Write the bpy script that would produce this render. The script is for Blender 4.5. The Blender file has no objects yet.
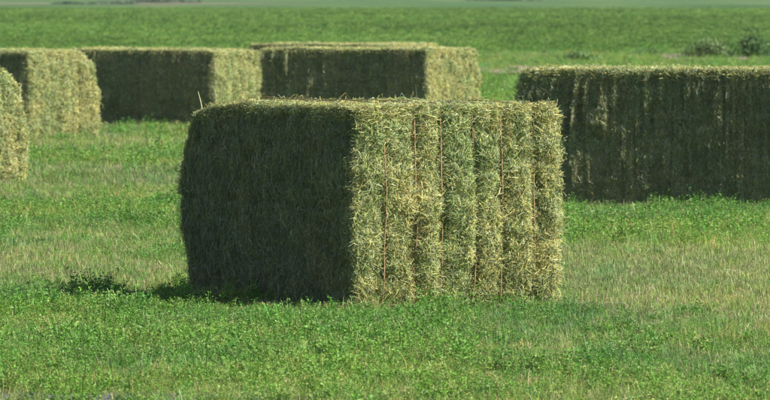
import bpy, math
import numpy as np
from mathutils import Vector

rng = np.random.default_rng(7)
SC = bpy.context.scene
COL = SC.collection
H = 1.87            # eye height above the field
F = 8700.0 / 770.0  # focal length over picture width

# ------------------------------------------------------------------ noise
def _hash(ix, iy, iz, seed):
    h = (ix.astype(np.int64) * 374761393 + iy.astype(np.int64) * 668265263 + iz.astype(np.int64) * 2147483647 + seed * 974634777) & 0xFFFFFFFF
    h = ((h ^ (h >> 13)) * 1274126177) & 0xFFFFFFFF
    h = ((h ^ (h >> 16)) * 2246822519) & 0xFFFFFFFF
    h = h ^ (h >> 15)
    return (h & 0xFFFFFF) / float(0xFFFFFF) * 2 - 1

def vnoise(p, seed=0):
    f = np.floor(p); t = p - f; t = t * t * (3 - 2 * t)
    i = f.astype(np.int64); r = 0
    for dx in (0, 1):
        wx = t[:, 0] if dx else 1 - t[:, 0]
        for dy in (0, 1):
            wy = t[:, 1] if dy else 1 - t[:, 1]
            for dz in (0, 1):
                wz = t[:, 2] if dz else 1 - t[:, 2]
                r = r + wx * wy * wz * _hash(i[:, 0] + dx, i[:, 1] + dy, i[:, 2] + dz, seed)
    return r

def fbm(p, octv=3, seed=0):
    r = 0; a = 1.0; s = 0
    for k in range(octv):
        r = r + a * vnoise(p * (2.03 ** k) + 17.3 * k, seed + k); s += a; a *= .55
    return r / s

def sc3(p, a, b, c):
    return p * np.array([a, b, c])

# ------------------------------------------------------------------ meshes
def mesh_from(name, V, quads=None, tris=None, col=None, smooth=False):
    me = bpy.data.meshes.new(name)
    V = np.asarray(V, dtype=np.float32)
    nq = 0 if quads is None else len(quads); nt = 0 if tris is None else len(tris)
    me.vertices.add(len(V)); me.vertices.foreach_set('co', V.ravel())
    loops = []
    if nq: loops.append(np.asarray(quads, dtype=np.int32).ravel())
    if nt: loops.append(np.asarray(tris, dtype=np.int32).ravel())
    loops = np.concatenate(loops)
    me.loops.add(len(loops)); me.loops.foreach_set('vertex_index', loops)
    starts = np.concatenate([np.arange(nq) * 4, nq * 4 + np.arange(nt) * 3]).astype(np.int32)
    me.polygons.add(nq + nt); me.polygons.foreach_set('loop_start', starts)
    me.update(calc_edges=True)
    me.polygons.foreach_set('use_smooth', np.full(nq + nt, smooth, dtype=bool))
    if col is not None:
        at = me.attributes.new('tone', 'FLOAT_COLOR', 'POINT')
        c4 = np.ones((len(V), 4), dtype=np.float32); c4[:, :3] = col
        at.data.foreach_set('color', c4.ravel())
    me.validate()
    return me

def link(name, me, mat=None, parent=None):
    o = bpy.data.objects.new(name, me); COL.objects.link(o)
    if mat: me.materials.append(mat)
    if parent: o.parent = parent
    return o

def norm(v):
    return v / np.maximum(np.linalg.norm(v, axis=1, keepdims=True), 1e-9)

def ribbons(P, T, N, length, width, lift, bend, col, seg=3):
    """bent flat straws: start P, direction T, surface normal N -> verts, quads, colours"""
    n = len(P)
    T = norm(T); S = norm(np.cross(T, N)); A = rng.uniform(-1.2, 1.2, (n, 1))
    W = norm(S * np.cos(A) + N * np.sin(A))
    ts = np.linspace(-.5, .5, seg)
    V = np.zeros((n, seg, 2, 3))
    B = rng.normal(0, 1, (n, 1)) * bend[:, None]
    for k, t in enumerate(ts):
        off = T * (t * length)[:, None] + S * (B * (t * t * 4) * .5 * length[:, None]) + N * ((lift[:, None]) * (1 - (2 * t) ** 2) if seg > 2 else 0)
        w = width[:, None] * (.5 if 0 < k < seg - 1 else .32)
        V[:, k, 0] = P + off + W * w; V[:, k, 1] = P + off - W * w
    base = (np.arange(n) * seg * 2)[:, None]
    q = np.concatenate([base + np.array([2 * k, 2 * k + 1, 2 * k + 3, 2 * k + 2])[None] for k in range(seg - 1)], axis=0)
    return V.reshape(-1, 3), q, np.repeat(col, seg * 2, axis=0)

def concat(parts):
    V = []; Q = []; C = []; o = 0
    for v, q, c in parts:
        V.append(v); Q.append(q + o); C.append(c); o += len(v)
    return np.concatenate(V), np.concatenate(Q), np.concatenate(C)

# ------------------------------------------------------------------ materials
def leafy(name, attr=True, transl=.25, rough=.6, spec=.25, instancer=False, noise=0.0, detail=60):
    m = bpy.data.materials.new(name); m.use_nodes = True
    nt = m.node_tree; nt.nodes.clear()
    out = nt.nodes.new('ShaderNodeOutputMaterial')
    a = nt.nodes.new('ShaderNodeAttribute'); a.attribute_name = 'tone'
    colr = a.outputs['Color']
    if instancer:
        b = nt.nodes.new('ShaderNodeAttribute'); b.attribute_type = 'INSTANCER'; b.attribute_name = 'plant_tone'
        mx = nt.nodes.new('ShaderNodeMix'); mx.data_type = 'RGBA'; mx.blend_type = 'MULTIPLY'
        mx.inputs['Factor'].default_value = 1
        nt.links.new(colr, mx.inputs['A']); nt.links.new(b.outputs['Color'], mx.inputs['B'])
        colr = mx.outputs['Result']
    if noise:
        tc = nt.nodes.new('ShaderNodeTexCoord')
        nz = nt.nodes.new('ShaderNodeTexNoise'); nz.inputs['Scale'].default_value = detail; nz.inputs['Detail'].default_value = 5
        nt.links.new(tc.outputs['Object'], nz.inputs['Vector'])
        mr = nt.nodes.new('ShaderNodeMapRange'); mr.inputs['From Min'].default_value = .3; mr.inputs['From Max'].default_value = .7
        mr.inputs['To Min'].default_value = 1 - noise; mr.inputs['To Max'].default_value = 1 + noise
        nt.links.new(nz.outputs['Fac'], mr.inputs['Value'])
        vm = nt.nodes.new('ShaderNodeVectorMath'); vm.operation = 'SCALE'
        nt.links.new(colr, vm.inputs[0]); nt.links.new(mr.outputs['Result'], vm.inputs['Scale'])
        colr = vm.outputs['Vector']
    p = nt.nodes.new('ShaderNodeBsdfPrincipled')
    p.inputs['Roughness'].default_value = rough; p.inputs['Specular IOR Level'].default_value = spec
    nt.links.new(colr, p.inputs['Base Color'])
    if transl > 0:
        t = nt.nodes.new('ShaderNodeBsdfTranslucent'); nt.links.new(colr, t.inputs['Color'])
        ms = nt.nodes.new('ShaderNodeMixShader'); ms.inputs[0].default_value = transl
        nt.links.new(p.outputs[0], ms.inputs[1]); nt.links.new(t.outputs[0], ms.inputs[2])
        nt.links.new(ms.outputs[0], out.inputs['Surface'])
    else:
        nt.links.new(p.outputs[0], out.inputs['Surface'])
    return m

M_HAY = leafy('hay', transl=.12, rough=.7, spec=.15, noise=.25, detail=90)
M_PLANT = leafy('living_leaves', transl=.3, rough=.5, spec=.3, instancer=True)
M_STRAW = leafy('cut_stems', transl=.15, rough=.6, spec=.2, instancer=True)
M_SHRUB = leafy('shrub_leaves', transl=.2, rough=.6, spec=.2)

# ------------------------------------------------------------------ hay bales
C_STRAW = np.array([.58, .54, .20]); C_PALE = np.array([.64, .65, .36]); C_GREEN = np.array([.27, .39, .13])
C_GREY = np.array([.31, .39, .24]); C_BROWN = np.array([.30, .23, .09])

def hay_colours(p, n, seed, green=.45, patch=1.0):
    """mix of straw, pale and green stems, in patches"""
    g = (fbm(p * 3.1, 3, seed + 50) * 1.25 + fbm(sc3(p, 9, 14, 7), 2, seed + 52) * .5) * patch + rng.normal(0, .36, n) + (green - .5)
    k = rng.random(n)
    a = np.clip(g * .9 + .5, 0, 1)[:, None]
    c = C_STRAW * (1 - a) + C_GREEN * a
    c = np.where((k < .11)[:, None], C_PALE, c)
    c = np.where(((k > .11) & (k < .28))[:, None], C_GREY, c)
    c = np.where(((k > .28) & (k < .36))[:, None], C_BROWN, c)
    return c * rng.uniform(.72, 1.12, (n, 1)) * (1 + .25 * fbm(p * 9.0, 2, seed + 61))[:, None]

SIDE_SHADE = np.array([.77, .74, .95])     # shade toned into the long sides' colour, over muted cut leaf and stem ends

class Bale:
    def __init__(s, L, W, h, seed, r=.02, bulge=.035, groove=.03, rough=1.0, flake=1.0, far_profile=None, end_round=None, n_str=6, side_rag=0.0, side_edge=0.0, sag=.10, droop=0.0, crease=0.0, flare=0.0):
        s.L, s.W, s.h, s.seed, s.r, s.bulge, s.groove = L, W, h, seed, r, bulge, groove
        s.rough, s.flake, s.far_profile, s.end_round = rough, flake, far_profile, end_round
        s.side_rag, s.side_edge, s.sag, s.droop, s.crease, s.flare = side_rag, side_edge, sag, droop, crease, flare
        s.strings = np.linspace(.12, .88, n_str) * W + np.array([.0, .01, -.012, .008, -.01, .006])[:n_str]

    def deform(s, p, strings_only=False):
        half = np.array([s.L, s.W, s.h]) / 2
        q = p - half
        inner = np.clip(q, -(half - s.r), half - s.r)
        n = norm(q - inner)
        pos = half + inner + n * s.r
        zz = np.clip(pos[:, 2] / s.h, 0, 1)
        prof = 1 - (2 * zz - 1) ** 2
        pos[:, 0] += n[:, 0] * s.bulge * prof * 1.2
        pos[:, 1] += n[:, 1] * s.bulge * prof
        top = np.clip(n[:, 2], 0, 1)
        e = n[:, 0] ** 2; sd = n[:, 1] ** 2
        g = 0
        for k, y in enumerate(s.strings):
            wob = .008 * vnoise(sc3(p, 0, 0, 4.0) + k * 9.1, s.seed + 3)
            g = g + np.exp(-((pos[:, 1] - y - wob) / (.022 + .010 * (k % 3))) ** 2) * ((.35, .75, .85, 1.05, .95, .75)[k % 6] + .6 * vnoise(sc3(p, 1, 0, 5) + k * 3.3, s.seed + 4))
        d = -g * s.groove * (e + top * .35)
        if not strings_only:
            # packed flakes of the long sides
            fl = vnoise(sc3(p, 9.5, 1, 0.7), s.seed + 5) * .009 + vnoise(sc3(p, 38, 3, 2.2), s.seed + 6) * .011 + vnoise(sc3(p, 60, 9, 14), s.seed + 8) * .005 + vnoise(sc3(p, 5, 3, 42), s.seed + 7) * .007
            fx = p[:, 0] / .115 + .35 * vnoise(sc3(p, 7, 0, 1.2), s.seed + 14)
            fl = fl - .020 * np.exp(-(((fx - np.floor(fx)) - .5) / .09) ** 2) * np.clip(.5 + vnoise(sc3(p, 9, 0, 2.5), s.seed + 15), 0, 1)
            d = d + fl * sd * s.flake
            if s.side_rag:
                m = np.clip(1.25 - p[:, 0] / (s.L * .5), 0, 1) * .85 + .15
                rg = np.maximum(vnoise(sc3(p, 20, 3, 4.0), s.seed + 9), 0) * np.clip(.35 + vnoise(sc3(p, 3, 1, 2), s.seed + 12), 0, 1)
                d = d + rg * s.side_rag * m * sd
            # horizontal crease of the pressed charge
            d = d - s.crease * np.exp(-((zz - .52 - .02 * vnoise(sc3(p, 2, 2, 0), s.seed)) / .018) ** 2) * sd
            d = d + fbm(p * 5.0, 2, s.seed + 11) * .022 * s.rough
            d = d + fbm(p * 19.0, 3, s.seed + 21) * .017 * s.rough * (.4 + e)
            d = d * (1 - .55 * top)
            d = d + fbm(sc3(p, 5, 7, 5), 3, s.seed + 27) * .040 * e + vnoise(sc3(p, 5, 6, 22), s.seed + 28) * .010 * e
            d = d - .05 * np.clip(vnoise(sc3(p, 9, 16, 8), s.seed + 29) - .42, 0, 1) * (e + .3 * sd)
            d = d + np.abs(fbm(p * 45.0, 2, s.seed + 31)) * .012 * (.3 + e + top * .3)
        pos = pos + n * d[:, None] if not np.isscalar(d) else pos
        if s.flare:
            t = np.clip(1 - p[:, 0] / (s.L * .65), 0, 1)
            pos[:, 1] -= s.flare * t * t * (1 - p[:, 1] / s.W)
        if s.far_profile is not None:
            zt, xt = s.far_profile
            f = np.interp(zz, zt, xt)
            pos[:, 0] += f * np.clip(1 - pos[:, 0] / (s.L * .45), 0, 1)
            t = np.clip(1 - p[:, 0] / (s.L * .3), 0, 1)
            pos[:, 2] -= s.sag * t * t * zz ** 3
        if s.end_round is not None:          # slumped top edge on the side away from the camera
            rb, amt, out = s.end_round
            t = np.clip((p[:, 1] - (s.W - rb)) / rb, 0, 1)
            pos[:, 2] -= amt * t ** 2.2 * zz ** 1.5
            pos[:, 1] += out * (1 - zz) ** 1.0 * np.clip((p[:, 1] / s.W - .4) / .6, 0, 1)
        if s.droop:
            t = np.clip((p[:, 0] / s.L - .75) / .25, 0, 1)
            pos[:, 2] -= s.droop * t * t * zz
        pos[:, 2] += top * fbm(p * 2.2, 2, s.seed + 40) * .018
        pos[:, 2] = np.maximum(pos[:, 2], -.03)
        return pos, n

    def face(s, which, cell):
        L, W, h = s.L, s.W, s.h
        dims = {'side': (L, h), 'back': (L, h), 'end': (W, h), 'far': (W, h), 'top': (L, W)}[which]
        nu = max(4, int(dims[0] / cell)); nv = max(4, int(dims[1] / cell))
        u, v = np.meshgrid(np.linspace(0, dims[0], nu + 1), np.linspace(0, dims[1], nv + 1), indexing='ij')
        p = s.fp(which, u.ravel(), v.ravel())
        pos, n = s.deform(p)
        i = np.arange((nu + 1) * (nv + 1)).reshape(nu + 1, nv + 1)
        q = np.stack([i[:-1, :-1], i[1:, :-1], i[1:, 1:], i[:-1, 1:]], -1).reshape(-1, 4)
        if which in ('back', 'far'): q = q[:, ::-1]
        base = hay_colours(p, len(p), s.seed, .5) * .9 * (SIDE_SHADE if which == 'side' else 1)
        return pos, q, base

    def fp(s, which, u, v):
        z = np.zeros_like(u)
        return {'side': lambda: np.stack([u, z, v], 1), 'back': lambda: np.stack([u, z + s.W, v], 1),
                'end': lambda: np.stack([z + s.L, u, v], 1), 'far': lambda: np.stack([z, u, v], 1),
                'top': lambda: np.stack([u, v, z + s.h], 1)}[which]()

    def straws(s, which, n, ln, wd, lift=.006, out=0.0, align=None, green=.5, edge=None, sub=.0, mul=1.0):
        L, W, h = s.L, s.W, s.h
        du, dv = {'side': (L, h), 'back': (L, h), 'end': (W, h), 'far': (W, h), 'top': (L, W)}[which]
        u = rng.uniform(0, du, n); v = rng.uniform(0, dv, n)
        if edge == 'topline': v = dv - np.abs(rng.normal(0, .035, n))
        if edge == 'ring':
            k = rng.integers(0, 4, n); w = np.abs(rng.normal(0, .03, n))
            u = np.where(k == 0, w, np.where(k == 1, du - w, u)); v = np.where(k >= 2, dv - w, v)
        if which in ('end', 'top') and s.groove:
            yy = u if which == 'end' else v
            dn = np.min(np.abs(yy[:, None] - s.strings[None]), axis=1)
            k = (dn > .012) | (rng.random(n) < .45)
            u, v = u[k], v[k]; n = len(u)
        p = s.fp(which, u, np.clip(v, 0, dv))
        pos, nr = s.deform(p)
        # tangent directions
        A = {'side': (0, 2), 'back': (0, 2), 'end': (1, 2), 'far': (1, 2), 'top': (0, 1)}[which]
        ang = rng.uniform(0, math.pi, n) if align is None else math.radians(align[0]) + rng.normal(0, math.radians(align[1]), n)
        T = np.zeros((n, 3)); T[:, A[0]] = np.cos(ang); T[:, A[1]] = np.sin(ang)
        T = T + nr * rng.normal(0, out, (n, 1)) if out else T
        T = norm(T - 0)
        length = rng.uniform(ln[0], ln[1], n) * rng.uniform(.6, 1.0, n); width = rng.uniform(wd[0], wd[1], n)
        lf = np.abs(rng.normal(0, lift, n))
        P = pos + nr * (lf - sub)[:, None]
        return ribbons(P, T, nr, length, width, lf, rng.uniform(0, .5, n), hay_colours(p, n, s.seed, green, .25 if which == 'side' else 1.0) * mul)

    def build(s, cell, counts, scale=1.0, green=.5):
        w = (.0020 * scale, .0046 * scale)
        P = [s.face(f, cell) for f in ('side', 'end', 'top')] + [s.face(f, cell * 1.8) for f in ('back', 'far')]
        c = counts
        # end face: long bent stems, every way
        P.append(s.straws('end', int(c * .50), (.03, .12), w, .007, .2, None, green))
        P.append(s.straws('end', int(c * .14), (.03, .10), w, .008, .2, (90, 25), green - .1))
        P.append(s.straws('end', int(c * .10), (.012, .022), (w[1], w[1] * 2.0), .014, .5, None, green + .25))
        P.append(s.straws('side', int(c * .55), (.02, .08), w, .004, .16, (90, 30), green + .3, mul=SIDE_SHADE))
        P.append(s.straws('side', int(c * .22), (.02, .09), w, .005, .22, None, green + .3, mul=SIDE_SHADE))
        P.append(s.straws('top', int(c * .30), (.03, .12), w, .006, .22, None, green - .15))
        P.append(s.straws('side', int(c * .012), (.04, .12), w, .008, .2, (0, 12), green - .25, edge='topline'))
        P.append(s.straws('end', int(c * .012), (.05, .14), w, .016, .25, (0, 12), green - .25, edge='topline'))
        P.append(s.straws('top', int(c * .012), (.03, .09), w, .012, 1.4, None, green))
        P.append(s.straws('end', int(c * .02), (.04, .12), w, .02, 1.3, None, green - .1))
        P.append(s.straws('end', int(c * .03), (.03, .10), w, .012, .9, None, green - .15, edge='topline'))
        P.append(s.straws('side', int(c * .014), (.02, .07), w, .006, .6, (90, 35), green - .2, edge='topline'))
        P.append(s.straws('side', int(c * .04), (.02, .06), w, .008, 1.2, None, green, edge='ring'))
        P.append(s.straws('far', int(c * .16), (.03, .10), w, .012, .8, None, green))
        P.append(s.straws('back', int(c * .10), (.03, .10), w, .012, .6, None, green))
        return concat(P)

    def twine_path(s, y):
        zs = np.linspace(.02, s.h, 60)
        pts = [np.array([s.L, y, z]) for z in zs] + [np.array([x, y, s.h]) for x in np.linspace(s.L, 0, 60)[1:]] + [np.array([0, y, z]) for z in zs[::-1][1:]]
        p = np.array(pts)
        p[:, 1] += .008 * vnoise(sc3(p, .5, 0, 4.0) + y * 9.1, s.seed + 3) 
        pos, n = s.deform(p, True)
        return pos + n * .037 + rng.normal(0, .001, pos.shape)

def tube(path, r, sides=5):
    n = len(path); T = norm(np.gradient(path, axis=0))
    up = np.tile(np.array([0, 1.0, 0]), (n, 1)); B = norm(np.cross(T, up)); U = np.cross(B, T)
    V = []
    for k in range(sides):
        a = 2 * math.pi * k / sides
        V.append(path + (B * math.cos(a) + U * math.sin(a)) * r)
    V = np.stack(V, 1).reshape(-1, 3)
    i = np.arange(n * sides).reshape(n, sides); j = np.roll(i, -1, axis=1)
    q = np.stack([i[:-1], j[:-1], j[1:], i[1:]], -1).reshape(-1, 4)
    return V, q

def place(px, base_py, theta, L, W):
    """empty at the bale's footprint, given its near corner on the ground"""
    d = H * 8700 / (base_py + 10); x = (px - 385) * d / 8700
    t = math.radians(theta)
    return (x - L * math.cos(t), d + L * math.sin(t)), -t

GROUP = 'large square hay bales left in the field'
BALES = []
def bale(px, py, theta, b, cell, counts, label, scale=1.0, green=.5, strings=False, stray=None):
    (ox, oy), rz = place(px, py, theta, b.L, b.W)
    V, Q, C = b.build(cell, counts, scale, green)
    if stray is not None:
        v, q, c = stray(b); V, Q, C = concat([(V, Q, C), (v, q, c)])
    me = mesh_from('hay', V, quads=Q, col=C, smooth=False)
    if strings:
        e = bpy.data.objects.new('hay_bale', None); COL.objects.link(e)
        e.location = (ox, oy, 0); e.rotation_euler = (0, 0, rz)
        link('pressed_hay', me, M_HAY, e)
        for k, y in enumerate(b.strings):
            tv, tq = tube(b.twine_path(y), .0042)
            link('twine', mesh_from('twine', tv, quads=tq, smooth=True), M_TWINE, e)
    else:
        e = link('hay_bale', me, M_HAY); e.location = (ox, oy, 0); e.rotation_euler = (0, 0, rz)
    e['label'] = label; e['category'] = 'hay bale'; e['group'] = GROUP
    t = -rz
    BALES.append((ox, oy, t, b.L, b.W))
    return e

def simple_mat(name, c1, c2, scale, rough=.8):
    m = bpy.data.materials.new(name); m.use_nodes = True
    nt = m.node_tree; p = nt.nodes['Principled BSDF']
    tc = nt.nodes.new('ShaderNodeTexCoord')
    nz = nt.nodes.new('ShaderNodeTexNoise'); nz.inputs['Scale'].default_value = scale; nz.inputs['Detail'].default_value = 6
    nt.links.new(tc.outputs['Object'], nz.inputs['Vector'])
    cr = nt.nodes.new('ShaderNodeValToRGB'); cr.color_ramp.elements[0].position = .35; cr.color_ramp.elements[1].position = .65
    cr.color_ramp.elements[0].color = (*c1, 1); cr.color_ramp.elements[1].color = (*c2, 1)
    nt.links.new(nz.outputs['Fac'], cr.inputs['Fac']); nt.links.new(cr.outputs['Color'], p.inputs['Base Color'])
    p.inputs['Roughness'].default_value = rough; p.inputs['Specular IOR Level'].default_value = .2
    return m

M_TWINE = simple_mat('orange_twine', (.26, .17, .09), (.42, .29, .15), 60, .6)

def main_strays(b):
    """single long stems standing off the far top corner and the lit end"""
    Pt = np.array([[.10, .0, 1.10], [.25, .02, 1.13], [.05, .03, 1.05], [b.L, .9, .72], [b.L, 1.1, .75], [b.L, .35, 1.12], [.9, .1, 1.17], [b.L, 1.2, .5]])
    pos, n = b.deform(np.array([[.10, 0, b.h], [.3, 0, b.h], [.05, 0, b.h], [b.L, .9, .72], [b.L, 1.15, .75], [b.L, .35, b.h], [1.2, .1, b.h], [b.L, 1.2, .5]]))
    T = np.array([[-.5, 0, 1], [.2, 0, 1], [-1, 0, .5], [.3, .6, .3], [.2, 1, .1], [.2, .2, .8], [0, .3, 1], [.4, .9, -.2]], float)
    k = len(T)
    return ribbons(pos + norm(T) * .05, T, norm(np.cross(T, np.array([[.9, .1, .3]]))), np.full(k, .17), np.full(k, .0042), np.full(k, .012), np.full(k, .5), np.tile(C_PALE * .9, (k, 1)), seg=5)

b0 = Bale(2.4, 1.27, 1.19, 3, r=.02, bulge=.035, groove=.036, crease=.02, sag=.065,
          far_profile=([0, .3, .42, .55, .75, .88, 1.0], [.17, .09, .04, .03, .07, .11, .18]))
bale(357, 315, 64, b0, .008, 88000, 'nearest hay bale, standing alone in front with twine down its sunlit end', .95, .40, strings=True, stray=main_strays)
b1 = Bale(2.50, 1.25, 1.19, 13, r=.02, bulge=.006, side_rag=.11, flare=.05, sag=0, far_profile=([0, .5, .8, 1.0], [.06, -.04, .02, .09]))
bale(789, 212, 24, b1, .010, 60000, 'hay bale at the right edge with ragged flakes on its long shaded side', 1.2)
b2 = Bale(2.36, 1.28, 1.12, 23, r=.025, bulge=.012, side_rag=.12, flare=.10, end_round=(.2, .05, .06))
bale(427, 138, 30, b2, .015, 34000, 'back hay bale right behind the nearest one, streaky shaded side on left', 1.25, .42)
b3 = Bale(2.42, 1.20, 1.06, 33, r=.025, bulge=.05, end_round=(.2, .03, .05), droop=.03)
bale(214, 129, 34, b3, .016, 32000, 'back hay bale with smooth dark long side, second from the left in its row', 1.25, .42)
b4 = Bale(2.40, 1.25, 1.08, 43, r=.025, bulge=.04)
bale(393, 119, 30, b4, .02, 18000, 'farthest hay bale, almost hidden, only its top edge showing above another', 1.4, .42)
b5 = Bale(2.40, 1.22, 1.11, 53, r=.06, bulge=.06, end_round=(.42, .20, .06))
bale(28, 141, 39, b5, .016, 34000, 'hay bale with sagging rounded pale end at the left of the back row', 1.25, .42)
b6 = Bale(2.40, 1.22, 1.18, 63, r=.08, bulge=.05, rough=1.5, end_round=(.55, .26, .07))
bale(-64, 189, 38, b6, .012, 44000, 'slumped shaggy hay bale cut off by the left edge of the picture', 1.3, .5)

# ------------------------------------------------------------------ plants (stuff)
PROTO = bpy.data.collections.new('plant_kinds')      # never linked: sources for the vegetation only

def sprig(n_stem, hgt, spread, leaf, seed, cg, cy, ystem=.2):
    r = np.random.default_rng(seed); V = []; Q = []; C = []; o = 0
    for i in range(n_stem):
        a = r.uniform(0, 6.283); rad = spread * math.sqrt(r.random()) * .6
        b = np.array([math.cos(a) * rad, math.sin(a) * rad, 0]); lean = r.uniform(.1, .75)
        hh = hgt * r.uniform(.45, 1.0)
        a2 = a + r.normal(0, .6)
        tip = b + np.array([math.cos(a2) * lean * hh, math.sin(a2) * lean * hh, hh])
        sw = .0012; side = np.array([-math.sin(a2), math.cos(a2), 0]) * sw
        V += [b - side, b + side, tip + side, tip - side]; Q.append([o, o + 1, o + 2, o + 3]); o += 4
        C += [cg * .9 if r.random() > ystem else cy] * 4
        nn = r.integers(5, 9); tone = r.uniform(.75, 1.2)
        for k in range(nn):
            t = .25 + .78 * (k + r.random() * .5) / nn
            c = b + (tip - b) * t
            for j in range(3):
                an = r.uniform(0, 6.283); el = r.uniform(-.3, .9)
                d = np.array([math.cos(an) * math.cos(el), math.sin(an) * math.cos(el), math.sin(el)])
                s = np.cross(d, r.normal(0, 1, 3)); s /= np.linalg.norm(s) + 1e-9
                l = leaf * r.uniform(.6, 1.2) * (1.1 - .4 * t); st = c + d * leaf * .5
                V += [st, st + d * l * .5 + s * l * .25, st + d * l, st + d * l * .5 - s * l * .25]
                Q.append([o, o + 1, o + 2, o + 3]); o += 4
                cc = cg * tone * r.uniform(.8, 1.25)
                if r.random() < .05: cc = cy * .8
                C += [cc] * 4
    return np.array(V), np.array(Q), np.array(C)

def blades(n, hgt, spread, w, seed, cols, lean=.5, flat=0.0):
    r = np.random.default_rng(seed); V = []; Q = []; C = []; o = 0
    for i in range(n):
        a = r.uniform(0, 6.283); rad = spread * math.sqrt(r.random())
        b = np.array([math.cos(a) * rad, math.sin(a) * rad, 0.0]); a2 = r.uniform(0, 6.283)
        ln = hgt * r.uniform(.45, 1.0)
        d = np.array([math.cos(a2), math.sin(a2), 0])
        if r.random() < flat:
            b[2] = r.uniform(.004, .02); m = b + d * ln * .6 + np.array([0, 0, .006]); e = b + d * ln * 1.2
        else:
            le = abs(r.normal(0, lean)); m = b + (d * le * .35 + np.array([0, 0, .6])) * ln; e = b + (d * le + np.array([0, 0, 1.0])) * ln
        s = np.array([-d[1], d[0], 0]) * w * r.uniform(.5, 1.0) if r.random() < .5 else np.array([math.cos(a), math.sin(a), 0]) * w * .5
        V += [b - s, b + s, m + s * .8, m - s * .8, e + s * .3, e - s * .3]
        Q += [[o, o + 1, o + 2, o + 3], [o + 3, o + 2, o + 4, o + 5]]; o += 6
        c = np.array(cols[r.integers(0, len(cols))]) * r.uniform(.7, 1.2); C += [c] * 6
    return np.array(V), np.array(Q), np.array(C)

G1 = np.array([.12, .275, .042]); G2 = np.array([.18, .335, .062]); G3 = np.array([.06, .165, .03]); G4 = np.array([.28, .38, .11]); Y1 = np.array([.35, .35, .17]); Y2 = np.array([.47, .46, .26]); Y3 = np.array([.23, .20, .11])
KINDS = {}
def kinds(key, items, mat):
    col = bpy.data.collections.new(key + '_kinds')
    for v, q, c in items:
        me = mesh_from(key, v, quads=q, col=c); me.materials.append(mat)
        o = bpy.data.objects.new(key, me); col.objects.link(o)
    KINDS[key] = (col, len(items))

kinds('alfalfa_sprig', [sprig(n, h, .06, lf, 100 + i, g, Y1) for i, (n, h, lf, g) in enumerate([(9, .085, .016, G1), (11, .06, .015, G2), (5, .14, .018, G1), (12, .05, .014, G3), (9, .075, .018, G2), (6, .11, .015, G4)])], M_PLANT)
kinds('grass_tuft', [blades(30, h, .05, .0022, 200 + i, [G2, G1, G2 * 1.15, Y1], .5) for i, h in enumerate([.07, .055, .09, .06])], M_PLANT)
kinds('stubble_clump', [blades(26, h, .06, .0024, 300 + i, [Y1, Y2, Y1, Y3, G2 * 1.1, G4], .45, .4) for i, h in enumerate([.045, .06, .05, .035])], M_STRAW)
kinds('hay_litter', [blades(26, .07, .08, .0028, 400 + i, [Y1, Y2, Y3, [.2, .22, .1]], .5, .95) for i in range(3)], M_STRAW)
kinds('crop_clump', [sprig(14, .09, .13, .030, 500 + i, g, Y1, .05) for i, g in enumerate([G1, G2, G3, G2])], M_PLANT)

def gn_group(name, col):
    ng = bpy.data.node_groups.new(name, 'GeometryNodeTree')
    ng.interface.new_socket('Geometry', in_out='INPUT', socket_type='NodeSocketGeometry')
    ng.interface.new_socket('Geometry', in_out='OUTPUT', socket_type='NodeSocketGeometry')
    N = ng.nodes; Lk = ng.links
    gi = N.new('NodeGroupInput'); go = N.new('NodeGroupOutput')
    ci = N.new('GeometryNodeCollectionInfo'); ci.inputs['Collection'].default_value = col
    ci.inputs['Separate Children'].default_value = True; ci.inputs['Reset Children'].default_value = True
    ip = N.new('GeometryNodeInstanceOnPoints'); ip.inputs['Pick Instance'].default_value = True
    def attr(n, t):
        a = N.new('GeometryNodeInputNamedAttribute'); a.data_type = t; a.inputs['Name'].default_value = n
        return a.outputs['Attribute']
    Lk.new(gi.outputs[0], ip.inputs['Points']); Lk.new(ci.outputs[0], ip.inputs['Instance'])
    Lk.new(attr('kind', 'INT'), ip.inputs['Instance Index'])
    e2r = N.new('FunctionNodeEulerToRotation'); Lk.new(attr('rot', 'FLOAT_VECTOR'), e2r.inputs[0])
    Lk.new(e2r.outputs[0], ip.inputs['Rotation'])
    Lk.new(attr('size', 'FLOAT_VECTOR'), ip.inputs['Scale'])
    Lk.new(ip.outputs[0], go.inputs[0])
    return ng

def scatter(name, key, P, size, tone, hz=None):
    """one vegetation object whose plants stand on the points P"""
    n = len(P); col, nk = KINDS[key]
    me = bpy.data.meshes.new(name); me.vertices.add(n); me.vertices.foreach_set('co', P.astype(np.float32).ravel())
    a = me.attributes.new('kind', 'INT', 'POINT'); a.data.foreach_set('value', rng.integers(0, nk, n).astype(np.int32))
    rot = np.stack([rng.normal(0, .12, n), rng.normal(0, .12, n), rng.uniform(0, 6.283, n)], 1)
    a = me.attributes.new('rot', 'FLOAT_VECTOR', 'POINT'); a.data.foreach_set('vector', rot.astype(np.float32).ravel())
    s3 = np.stack([size, size, size * (1 if hz is None else hz)], 1)
    a = me.attributes.new('size', 'FLOAT_VECTOR', 'POINT'); a.data.foreach_set('vector', s3.astype(np.float32).ravel())
    a = me.attributes.new('plant_tone', 'FLOAT_COLOR', 'POINT'); c4 = np.ones((n, 4), np.float32); c4[:, :3] = tone
    a.data.foreach_set('color', c4.ravel())
    o = bpy.data.objects.new(name, me); COL.objects.link(o)
    m = o.modifiers.new('planting', 'NODES'); m.node_group = gn_group(name + '_planting', col)
    o['kind'] = 'stuff'
    return o

def ground_z(x, y):
    p = np.stack([x * .35, y * .12, np.zeros_like(x)], 1)
    return .018 * vnoise(p, 900)

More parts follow.
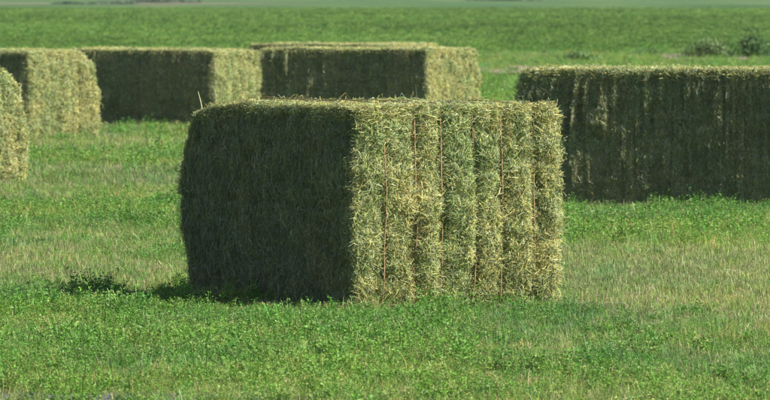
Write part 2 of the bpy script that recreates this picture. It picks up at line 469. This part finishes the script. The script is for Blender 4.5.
def in_bale(x, y, m=.0):
    r = np.zeros(len(x), bool)
    for ox, oy, t, L, W in BALES:
        a = (x - ox) * math.cos(t) - (y - oy) * math.sin(t); b = (x - ox) * math.sin(t) + (y - oy) * math.cos(t)
        r |= (a > -m) & (a < L + m) & (b > -m) & (b < W + m)
    return r

# how green the field is: mown strips of regrowth and stubble, across the view
DL = np.array([36, 50, 52.5, 54.5, 62, 65.5, 67.5, 74, 76, 89, 91, 97, 99, 104, 107, 114, 117, 124, 130, 400])
GL = np.array([.95, 1, .95, .42, .34, .25, .95, .95, .42, .36, .9, .9, .22, .22, .7, .7, .42, .5, .85, 1])
DR = np.array([36, 43, 46.5, 50, 60, 62.5, 72, 75, 90, 100, 130, 205, 240, 260, 400])
GR = np.array([.76, .66, .45, .14, .16, .82, .92, .7, .6, .7, .85, .75, .42, .8, 1])
def green_at(x, y):
    w = np.clip((x - .30 - .25 * vnoise(np.stack([y * .4, x * 0, x * 0], 1), 77)) / .8, 0, 1)
    yy = y + 1.2 * vnoise(np.stack([x * .5, y * .05, x * 0], 1), 78) * (y / 60)
    g = np.interp(yy, DL, GL) * (1 - w) + np.interp(yy, DR, GR) * w
    g = g + .48 * fbm(np.stack([x * 1.3, y * .45, x * 0], 1), 3, 79)
    return np.clip(g, 0.03, 1)

def bare(x, y):
    r = np.zeros(len(x), bool)
    for cx, cy, rx, ry in ((3.1, 192, 1.5, 16), (8.1, 232, .6, 20), (9.4, 236, .4, 20)):
        r |= ((x - cx) / rx) ** 2 + ((y - cy) / ry) ** 2 < 1
    return r

def zone(d0, d1, dens, margin):
    n0 = int(dens * (d1 - d0) * ((d0 + d1) / 2 * .0885 + 2 * margin))
    y = np.sqrt(rng.uniform(d0 ** 2, d1 ** 2, n0)) if margin < d0 * .02 else rng.uniform(d0, d1, n0)
    hw = y * .04425 + margin
    x = rng.uniform(-1, 1, n0) * hw
    k = ~in_bale(x, y, -.02) & ((y > 38.5 - .75 * x + .25 * vnoise(np.stack([x * 3, y * 3, x * 0], 1), 5)) | (rng.random(len(x)) < .3))
    k &= ~bare(x, y) | (rng.random(len(x)) < .3)
    return x[k], y[k]

def tones(x, y, n, lo=.75, hi=1.25, amp=.15, yel=.28):
    f = fbm(np.stack([x * .9, y * .35, x * 0], 1), 2, 91)
    b = (1 + amp * f) * rng.uniform(lo, hi, n)
    yw = np.clip(rng.normal(0, .5, n) + f, -1, 1) * yel
    return np.stack([b * (1.0 + yw), b * (1.01 + yw * .22), b * (.96 - yw * .1)], 1)

def plant(zones, name_key, fn):
    xs, ys, ss = [], [], []
    for d0, d1, dens, margin, sz in zones:
        x, y = zone(d0, d1, dens, margin); g = green_at(x, y)
        k = rng.random(len(x)) < fn(g, x, y)
        xs.append(x[k]); ys.append(y[k]); ss.append(np.full(k.sum(), sz))
    x = np.concatenate(xs); y = np.concatenate(ys); s = np.concatenate(ss)
    return x, y, s

def pts(x, y): return np.stack([x, y, ground_z(x, y)], 1)

# living alfalfa
x, y, s = plant([(35.5, 60, 190, 4.0, 1.0), (60, 82, 110, 5, 1.15), (82, 135, 45, 8, 1.5), (135, 262, 14, 16, 2.0)], 'a', lambda g, x, y: g ** 1.7)
g = green_at(x, y)
cl = fbm(np.stack([x * 3.3, y * 1.6, x * 0], 1), 2, 83)
sz = s * rng.uniform(.5, 1.15, len(x)) * (.5 + .5 * g) * np.clip(1 + .95 * cl, .3, 1.5)
rim = (y > 49.0) & (y < 53.5) & (x < 1.3)
sz = np.where(rim, sz * 1.12, sz)
scatter('alfalfa', 'alfalfa_sprig', pts(x, y), sz, tones(x, y, len(x)))
# grass blades among it
x, y, s = plant([(35.5, 60, 140, 4.0, 1.0), (60, 82, 80, 5, 1.2), (82, 135, 30, 8, 1.6), (135, 262, 8, 16, 2.2)], 'g', lambda g, x, y: .25 + .55 * g)
scatter('meadow_grass', 'grass_tuft', pts(x, y), s * rng.uniform(.5, 1.1, len(x)), tones(x, y, len(x), yel=.5))
# stubble
x, y, s = plant([(35.5, 60, 260, 4.0, 1.0), (60, 82, 150, 5, 1.2), (82, 135, 80, 8, 1.5), (135, 262, 14, 16, 2.0)], 's', lambda g, x, y: np.clip(1.1 - g, .32, 1))
scatter('stubble', 'stubble_clump', pts(x, y), s * rng.uniform(.5, 1.15, len(x)), tones(x, y, len(x), yel=.12))
# hay litter on the ground, thicker round the bales
x, y, s = plant([(35.5, 60, 130, 2.0, 1.0), (60, 82, 60, 2.5, 1.2), (82, 135, 30, 4, 1.6)], 'l', lambda g, x, y: np.clip(.9 - .6 * g + .5 * in_bale(x, y, .4) + in_bale(x, y, .12), 0, 1))
PL = pts(x, y); nb = in_bale(x, y, .4); PL[:, 2] += np.where(nb, rng.uniform(0, .05, len(x)), 0)
scatter('hay_litter', 'hay_litter', PL, s * rng.uniform(.6, 1.2, len(x)), tones(x, y, len(x), yel=.15))
# taller regrown crop of the far field
xs, ys, ss = [], [], []
for d0, d1, dens, margin, sz_ in [(250, 340, 7, 30, 2.2), (340, 480, 3.2, 40, 2.8), (480, 1000, 1.5, 50, 3.6)]:
    x, y = zone(d0, d1, dens, margin); xs.append(x); ys.append(y); ss.append(np.full(len(x), sz_))
x = np.concatenate(xs); y = np.concatenate(ys); s = np.concatenate(ss)
f = fbm(np.stack([x * .06, y * .015, x * 0], 1), 3, 95)
keep = rng.random(len(x)) < (.75 + .5 * f) * np.clip((950 - y) / 350, 0, 1) * np.clip((y - 245 + 30 * f) / 40, .1, 1)
x, y, s, f = x[keep], y[keep], s[keep], f[keep]
tn = tones(x, y, len(x), .8, 1.15, .2, .15) * (.95 + .35 * f)[:, None] * np.array([1.0, .95, 1.0])
scatter('far_crop', 'crop_clump', np.stack([x, y, x * 0], 1), s * rng.uniform(.7, 1.15, len(x)) * np.clip((1050 - y) / 400, .3, 1), tn, hz=.8)

# ------------------------------------------------------------------ ground
def ground():
    xs = np.unique(np.concatenate([np.linspace(-3000, -60, 30), np.linspace(-60, -9, 12), np.linspace(-9, 9, 73), np.linspace(9, 60, 12), np.linspace(60, 3000, 30)]))
    ys = np.unique(np.concatenate([np.linspace(-300, 30, 12), np.linspace(30, 135, 106), np.linspace(135, 260, 26), np.linspace(260, 1200, 30), np.linspace(1200, 7000, 30)]))
    X, Y = np.meshgrid(xs, ys, indexing='ij'); x = X.ravel(); y = Y.ravel()
    z = ground_z(x, y) * np.clip((240 - y) / 40, 0, 1) * np.clip((60 - np.abs(x)) / 20, 0, 1)
    i = np.arange(len(x)).reshape(len(xs), len(ys))
    q = np.stack([i[:-1, :-1], i[1:, :-1], i[1:, 1:], i[:-1, 1:]], -1).reshape(-1, 4)
    m = bpy.data.materials.new('field_soil'); m.use_nodes = True
    nt = m.node_tree; N = nt.nodes; Lk = nt.links; p = N['Principled BSDF']
    p.inputs['Roughness'].default_value = .95; p.inputs['Specular IOR Level'].default_value = .066
    tc = N.new('ShaderNodeTexCoord')
    def noise(sx, sy, scale, det=5):
        mp = N.new('ShaderNodeMapping'); mp.inputs['Scale'].default_value = (sx, sy, 1); Lk.new(tc.outputs['Object'], mp.inputs[0])
        n = N.new('ShaderNodeTexNoise'); n.inputs['Scale'].default_value = scale; n.inputs['Detail'].default_value = det
        Lk.new(mp.outputs[0], n.inputs['Vector']); return n.outputs['Fac']
    def ramp(src, *els):
        r = N.new('ShaderNodeValToRGB'); Lk.new(src, r.inputs[0])
        r.color_ramp.elements[0].position = els[0][0]; r.color_ramp.elements[0].color = (*els[0][1], 1)
        r.color_ramp.elements[1].position = els[1][0]; r.color_ramp.elements[1].color = (*els[1][1], 1)
        for e in els[2:]:
            k = r.color_ramp.elements.new(e[0]); k.color = (*e[1], 1)
        return r.outputs['Color']
    def mix(f, a, b):
        k = N.new('ShaderNodeMix'); k.data_type = 'RGBA'
        if isinstance(f, float): k.inputs['Factor'].default_value = f
        else: Lk.new(f, k.inputs['Factor'])
        for s_, v in (('A', a), ('B', b)):
            if isinstance(v, tuple): k.inputs[s_].default_value = (*v, 1)
            else: Lk.new(v, k.inputs[s_])
        return k.outputs['Result']
    near = ramp(noise(1, 1, 9, 8), (.35, (.08, .10, .04)), (.66, (.21, .21, .10)), (.5, (.10, .17, .045)))
    green = ramp(noise(1, .3, .25, 6), (.32, (.055, .16, .035)), (.68, (.10, .23, .05)))
    soil = ramp(noise(1, .35, .35, 6), (.50, (.09, .18, .045)), (.68, (.20, .21, .10)))
    dull = ramp(noise(1, .06, .06, 6), (.35, (.06, .13, .05)), (.6, (.10, .18, .06)), (.70, (.2, .2, .11)))
    sx = N.new('ShaderNodeSeparateXYZ'); Lk.new(tc.outputs['Object'], sx.inputs[0])
    def step(a, b):
        r = N.new('ShaderNodeMapRange'); r.interpolation_type = 'SMOOTHSTEP'
        r.inputs['From Min'].default_value = a; r.inputs['From Max'].default_value = b
        Lk.new(sx.outputs['Y'], r.inputs['Value']); return r.outputs['Result']
    c = mix(step(125, 150), near, soil)
    c = mix(step(238, 262), c, green)
    c = mix(step(600, 900), c, dull)
    Lk.new(c, p.inputs['Base Color'])
    bp = N.new('ShaderNodeBump'); bp.inputs['Strength'].default_value = .6; bp.inputs['Distance'].default_value = .03
    Lk.new(noise(1, 1, 30, 4), bp.inputs['Height']); Lk.new(bp.outputs[0], p.inputs['Normal'])
    o = link('ground', mesh_from('ground', np.stack([x, y, z], 1), quads=q, smooth=True), m); o['kind'] = 'structure'
ground()

def strip(name, poly, z, mat):
    """a thin slab of ground surfacing"""
    n = len(poly)
    V = [(a, b, z) for a, b in poly]
    me = bpy.data.meshes.new(name); me.from_pydata(V, [], [list(range(n))])
    o = link(name, me, mat); o['kind'] = 'structure'; return o

M_GRAVEL = simple_mat('grey_gravel', (.07, .075, .07), (.17, .17, .15), 25)
M_TRACK = simple_mat('pale_dirt', (.20, .17, .11), (.32, .27, .19), .6)
strip('gravel_road', [(-60, 84.1), (-60, -40), (60, -40), (60, -5.9)], .03, M_GRAVEL)
strip('dirt_track', [(-300, 1120), (-22, 1140), (-8, 1190), (-22, 1235), (-300, 1225)], .05, M_TRACK)
for cx, cy, rx, ry in ((3.1, 200, 1.5, 9), (8.1, 240, .6, 12), (9.4, 242, .4, 14)):
    strip('bare_soil', [(cx + rx * math.cos(a) * (1 + .15 * math.sin(3 * a + cx)), cy + ry * math.sin(a) * (1 + .12 * math.sin(5 * a))) for a in [k * math.pi / 12 for k in range(24)]], .045, M_TRACK)

# ------------------------------------------------------------------ shrubs
M_BARK = simple_mat('shrub_stem', (.10, .08, .05), (.2, .16, .1), 20)
def shrub(x, y, w, h, n, seed, label, colr, leaf=.035, group='low shrubs beyond the bales'):
    r = np.random.default_rng(seed)
    e = bpy.data.objects.new('shrub', None); COL.objects.link(e); e.location = (x, y, 0)
    e['label'] = label; e['category'] = 'shrub'; e['group'] = group
    nc = max(5, int(w * 8)); parts = []
    cx = np.stack([r.normal(0, w * .26, nc), r.normal(0, w * .2, nc), np.zeros(nc)], 1)
    cx[:, 2] = h * (.25 + .5 * r.random(nc)) * np.exp(-(cx[:, 0] / (w * .42)) ** 2)
    k = r.integers(0, nc, n)
    P = cx[k] + r.normal(0, 1, (n, 3)) * np.array([w * .12, w * .12, h * .24])
    P[:, 2] = np.abs(P[:, 2]) + .01
    T = r.normal(0, 1, (n, 3)); T[:, 2] += .7
    col = np.array(colr) * r.uniform(.6, 1.3, (n, 1)) * (1 + .3 * (k % 3 - 1))[:, None]
    v, q, c = ribbons(P, T, norm(r.normal(0, 1, (n, 3))), np.full(n, leaf * 1.6), np.full(n, leaf), np.full(n, .0), np.full(n, .1), col)
    link('foliage', mesh_from('foliage', v, quads=q, col=c), M_SHRUB, e)
    sv = []; sq = []; o = 0
    for i in range(nc):
        path = np.array([[cx[i, 0] * .1, cx[i, 1] * .1, 0], cx[i] * np.array([.6, .6, .6]), cx[i] * 1.05])
        tv, tq = tube(path, .008, 4); sv.append(tv); sq.append(tq + o); o += len(tv)
    link('stems', mesh_from('stems', np.concatenate(sv), quads=np.concatenate(sq)), M_BARK, e)
def sx(px, d): return (px - 385) * d / 8700
shrub(sx(706, 236), 236, 1.5, .46, 2600, 1, 'widest low shrub, grey green, behind the right hay bale', (.16, .24, .09))
shrub(sx(751, 236), 236, 1.0, .62, 2400, 2, 'tallest dark green shrub, at the right edge beyond the bale', (.11, .20, .07))
shrub(sx(776, 238), 238, .9, .32, 1500, 3, 'low dark shrub cut by the right edge of the picture', (.11, .20, .07))
shrub(sx(580, 225), 225, 1.0, .22, 1500, 4, 'flat dark green shrub above the left end of the right bale', (.14, .24, .08))
shrub(sx(645, 243), 243, .7, .20, 900, 5, 'faint small shrub halfway between the flat shrub and the widest one', (.16, .26, .10))
# ragged bushes on the far field edge, against the track
for px, d, w, h, lab in [(160, 1265, 9, .5, 'longest dark bush on the far edge, right of the pale track'), (112, 1150, 4, .3, 'small dark bush standing in the middle of the far pale track'),
                         (505, 1500, 8, .8, 'distant dark bush at the top edge of the picture, near its middle'), (66, 1140, 3, .25, 'tiny bush at the front of the far pale track, farthest left')]:
    shrub(sx(px, d), d, w, h, 1400, int(px), lab, (.11, .16, .10), leaf=.2, group='distant bushes on the far field edge')

# ------------------------------------------------------------------ air
def haze():
    V = [(x, y, z) for x in (-3100, 3100) for y in (-350, 7100) for z in (-1.5, 2.6)]
    Q = [(0, 1, 3, 2), (4, 6, 7, 5), (0, 4, 5, 1), (2, 3, 7, 6), (0, 2, 6, 4), (1, 5, 7, 3)]
    me = bpy.data.meshes.new('haze'); me.from_pydata(V, [], Q)
    m = bpy.data.materials.new('haze_air'); m.use_nodes = True; nt = m.node_tree; nt.nodes.clear()
    out = nt.nodes.new('ShaderNodeOutputMaterial'); v = nt.nodes.new('ShaderNodeVolumePrincipled')
    v.inputs['Color'].default_value = (.9, .94, .95, 1); v.inputs['Density'].default_value = .00006; v.inputs['Anisotropy'].default_value = .2
    nt.links.new(v.outputs[0], out.inputs['Volume'])
    o = link('haze', me, m); o['kind'] = 'stuff'
haze()

# ------------------------------------------------------------------ light, sky, camera
S = Vector((1, -.45, 0)).normalized(); EL = math.radians(38)
S = Vector((S.x * math.cos(EL), S.y * math.cos(EL), math.sin(EL)))
sun = bpy.data.lights.new('sun', 'SUN'); sun.energy = 4.8; sun.angle = math.radians(.53); sun.color = (1, .95, .86)
so = bpy.data.objects.new('sun', sun); COL.objects.link(so); so.rotation_euler = S.to_track_quat('Z', 'Y').to_euler()
w = bpy.data.worlds.new('World'); SC.world = w; w.use_nodes = True
nt = w.node_tree; bg = nt.nodes['Background']; bg.inputs['Strength'].default_value = .066
sk = nt.nodes.new('ShaderNodeTexSky'); sk.sky_type = 'NISHITA'; sk.sun_disc = False
sk.sun_elevation = EL; sk.sun_rotation = math.atan2(S.x, S.y); nt.links.new(sk.outputs[0], bg.inputs[0])

cam = bpy.data.cameras.new('camera'); cam.sensor_width = 36; cam.lens = 36 * F; cam.clip_end = 20000; cam.clip_start = .5
cam.dof.use_dof = True; cam.dof.focus_distance = 50.5; cam.dof.aperture_fstop = 20
co = bpy.data.objects.new('camera', cam); COL.objects.link(co); co.location = (0, 0, H)
co.rotation_euler = (math.radians(90) - math.atan(210 / 8700), 0, 0)
SC.camera = co
SC.view_settings.view_transform = 'Standard'; SC.view_settings.look = 'None'
SC.view_settings.exposure = .78; SC.view_settings.gamma = 1; SC.view_settings.use_curve_mapping = False
SC.cycles.max_bounces = 6; SC.cycles.diffuse_bounces = 3; SC.cycles.transmission_bounces = 3
SC.cycles.use_denoising = True
SC.cycles.denoiser = 'OPENIMAGEDENOISE'
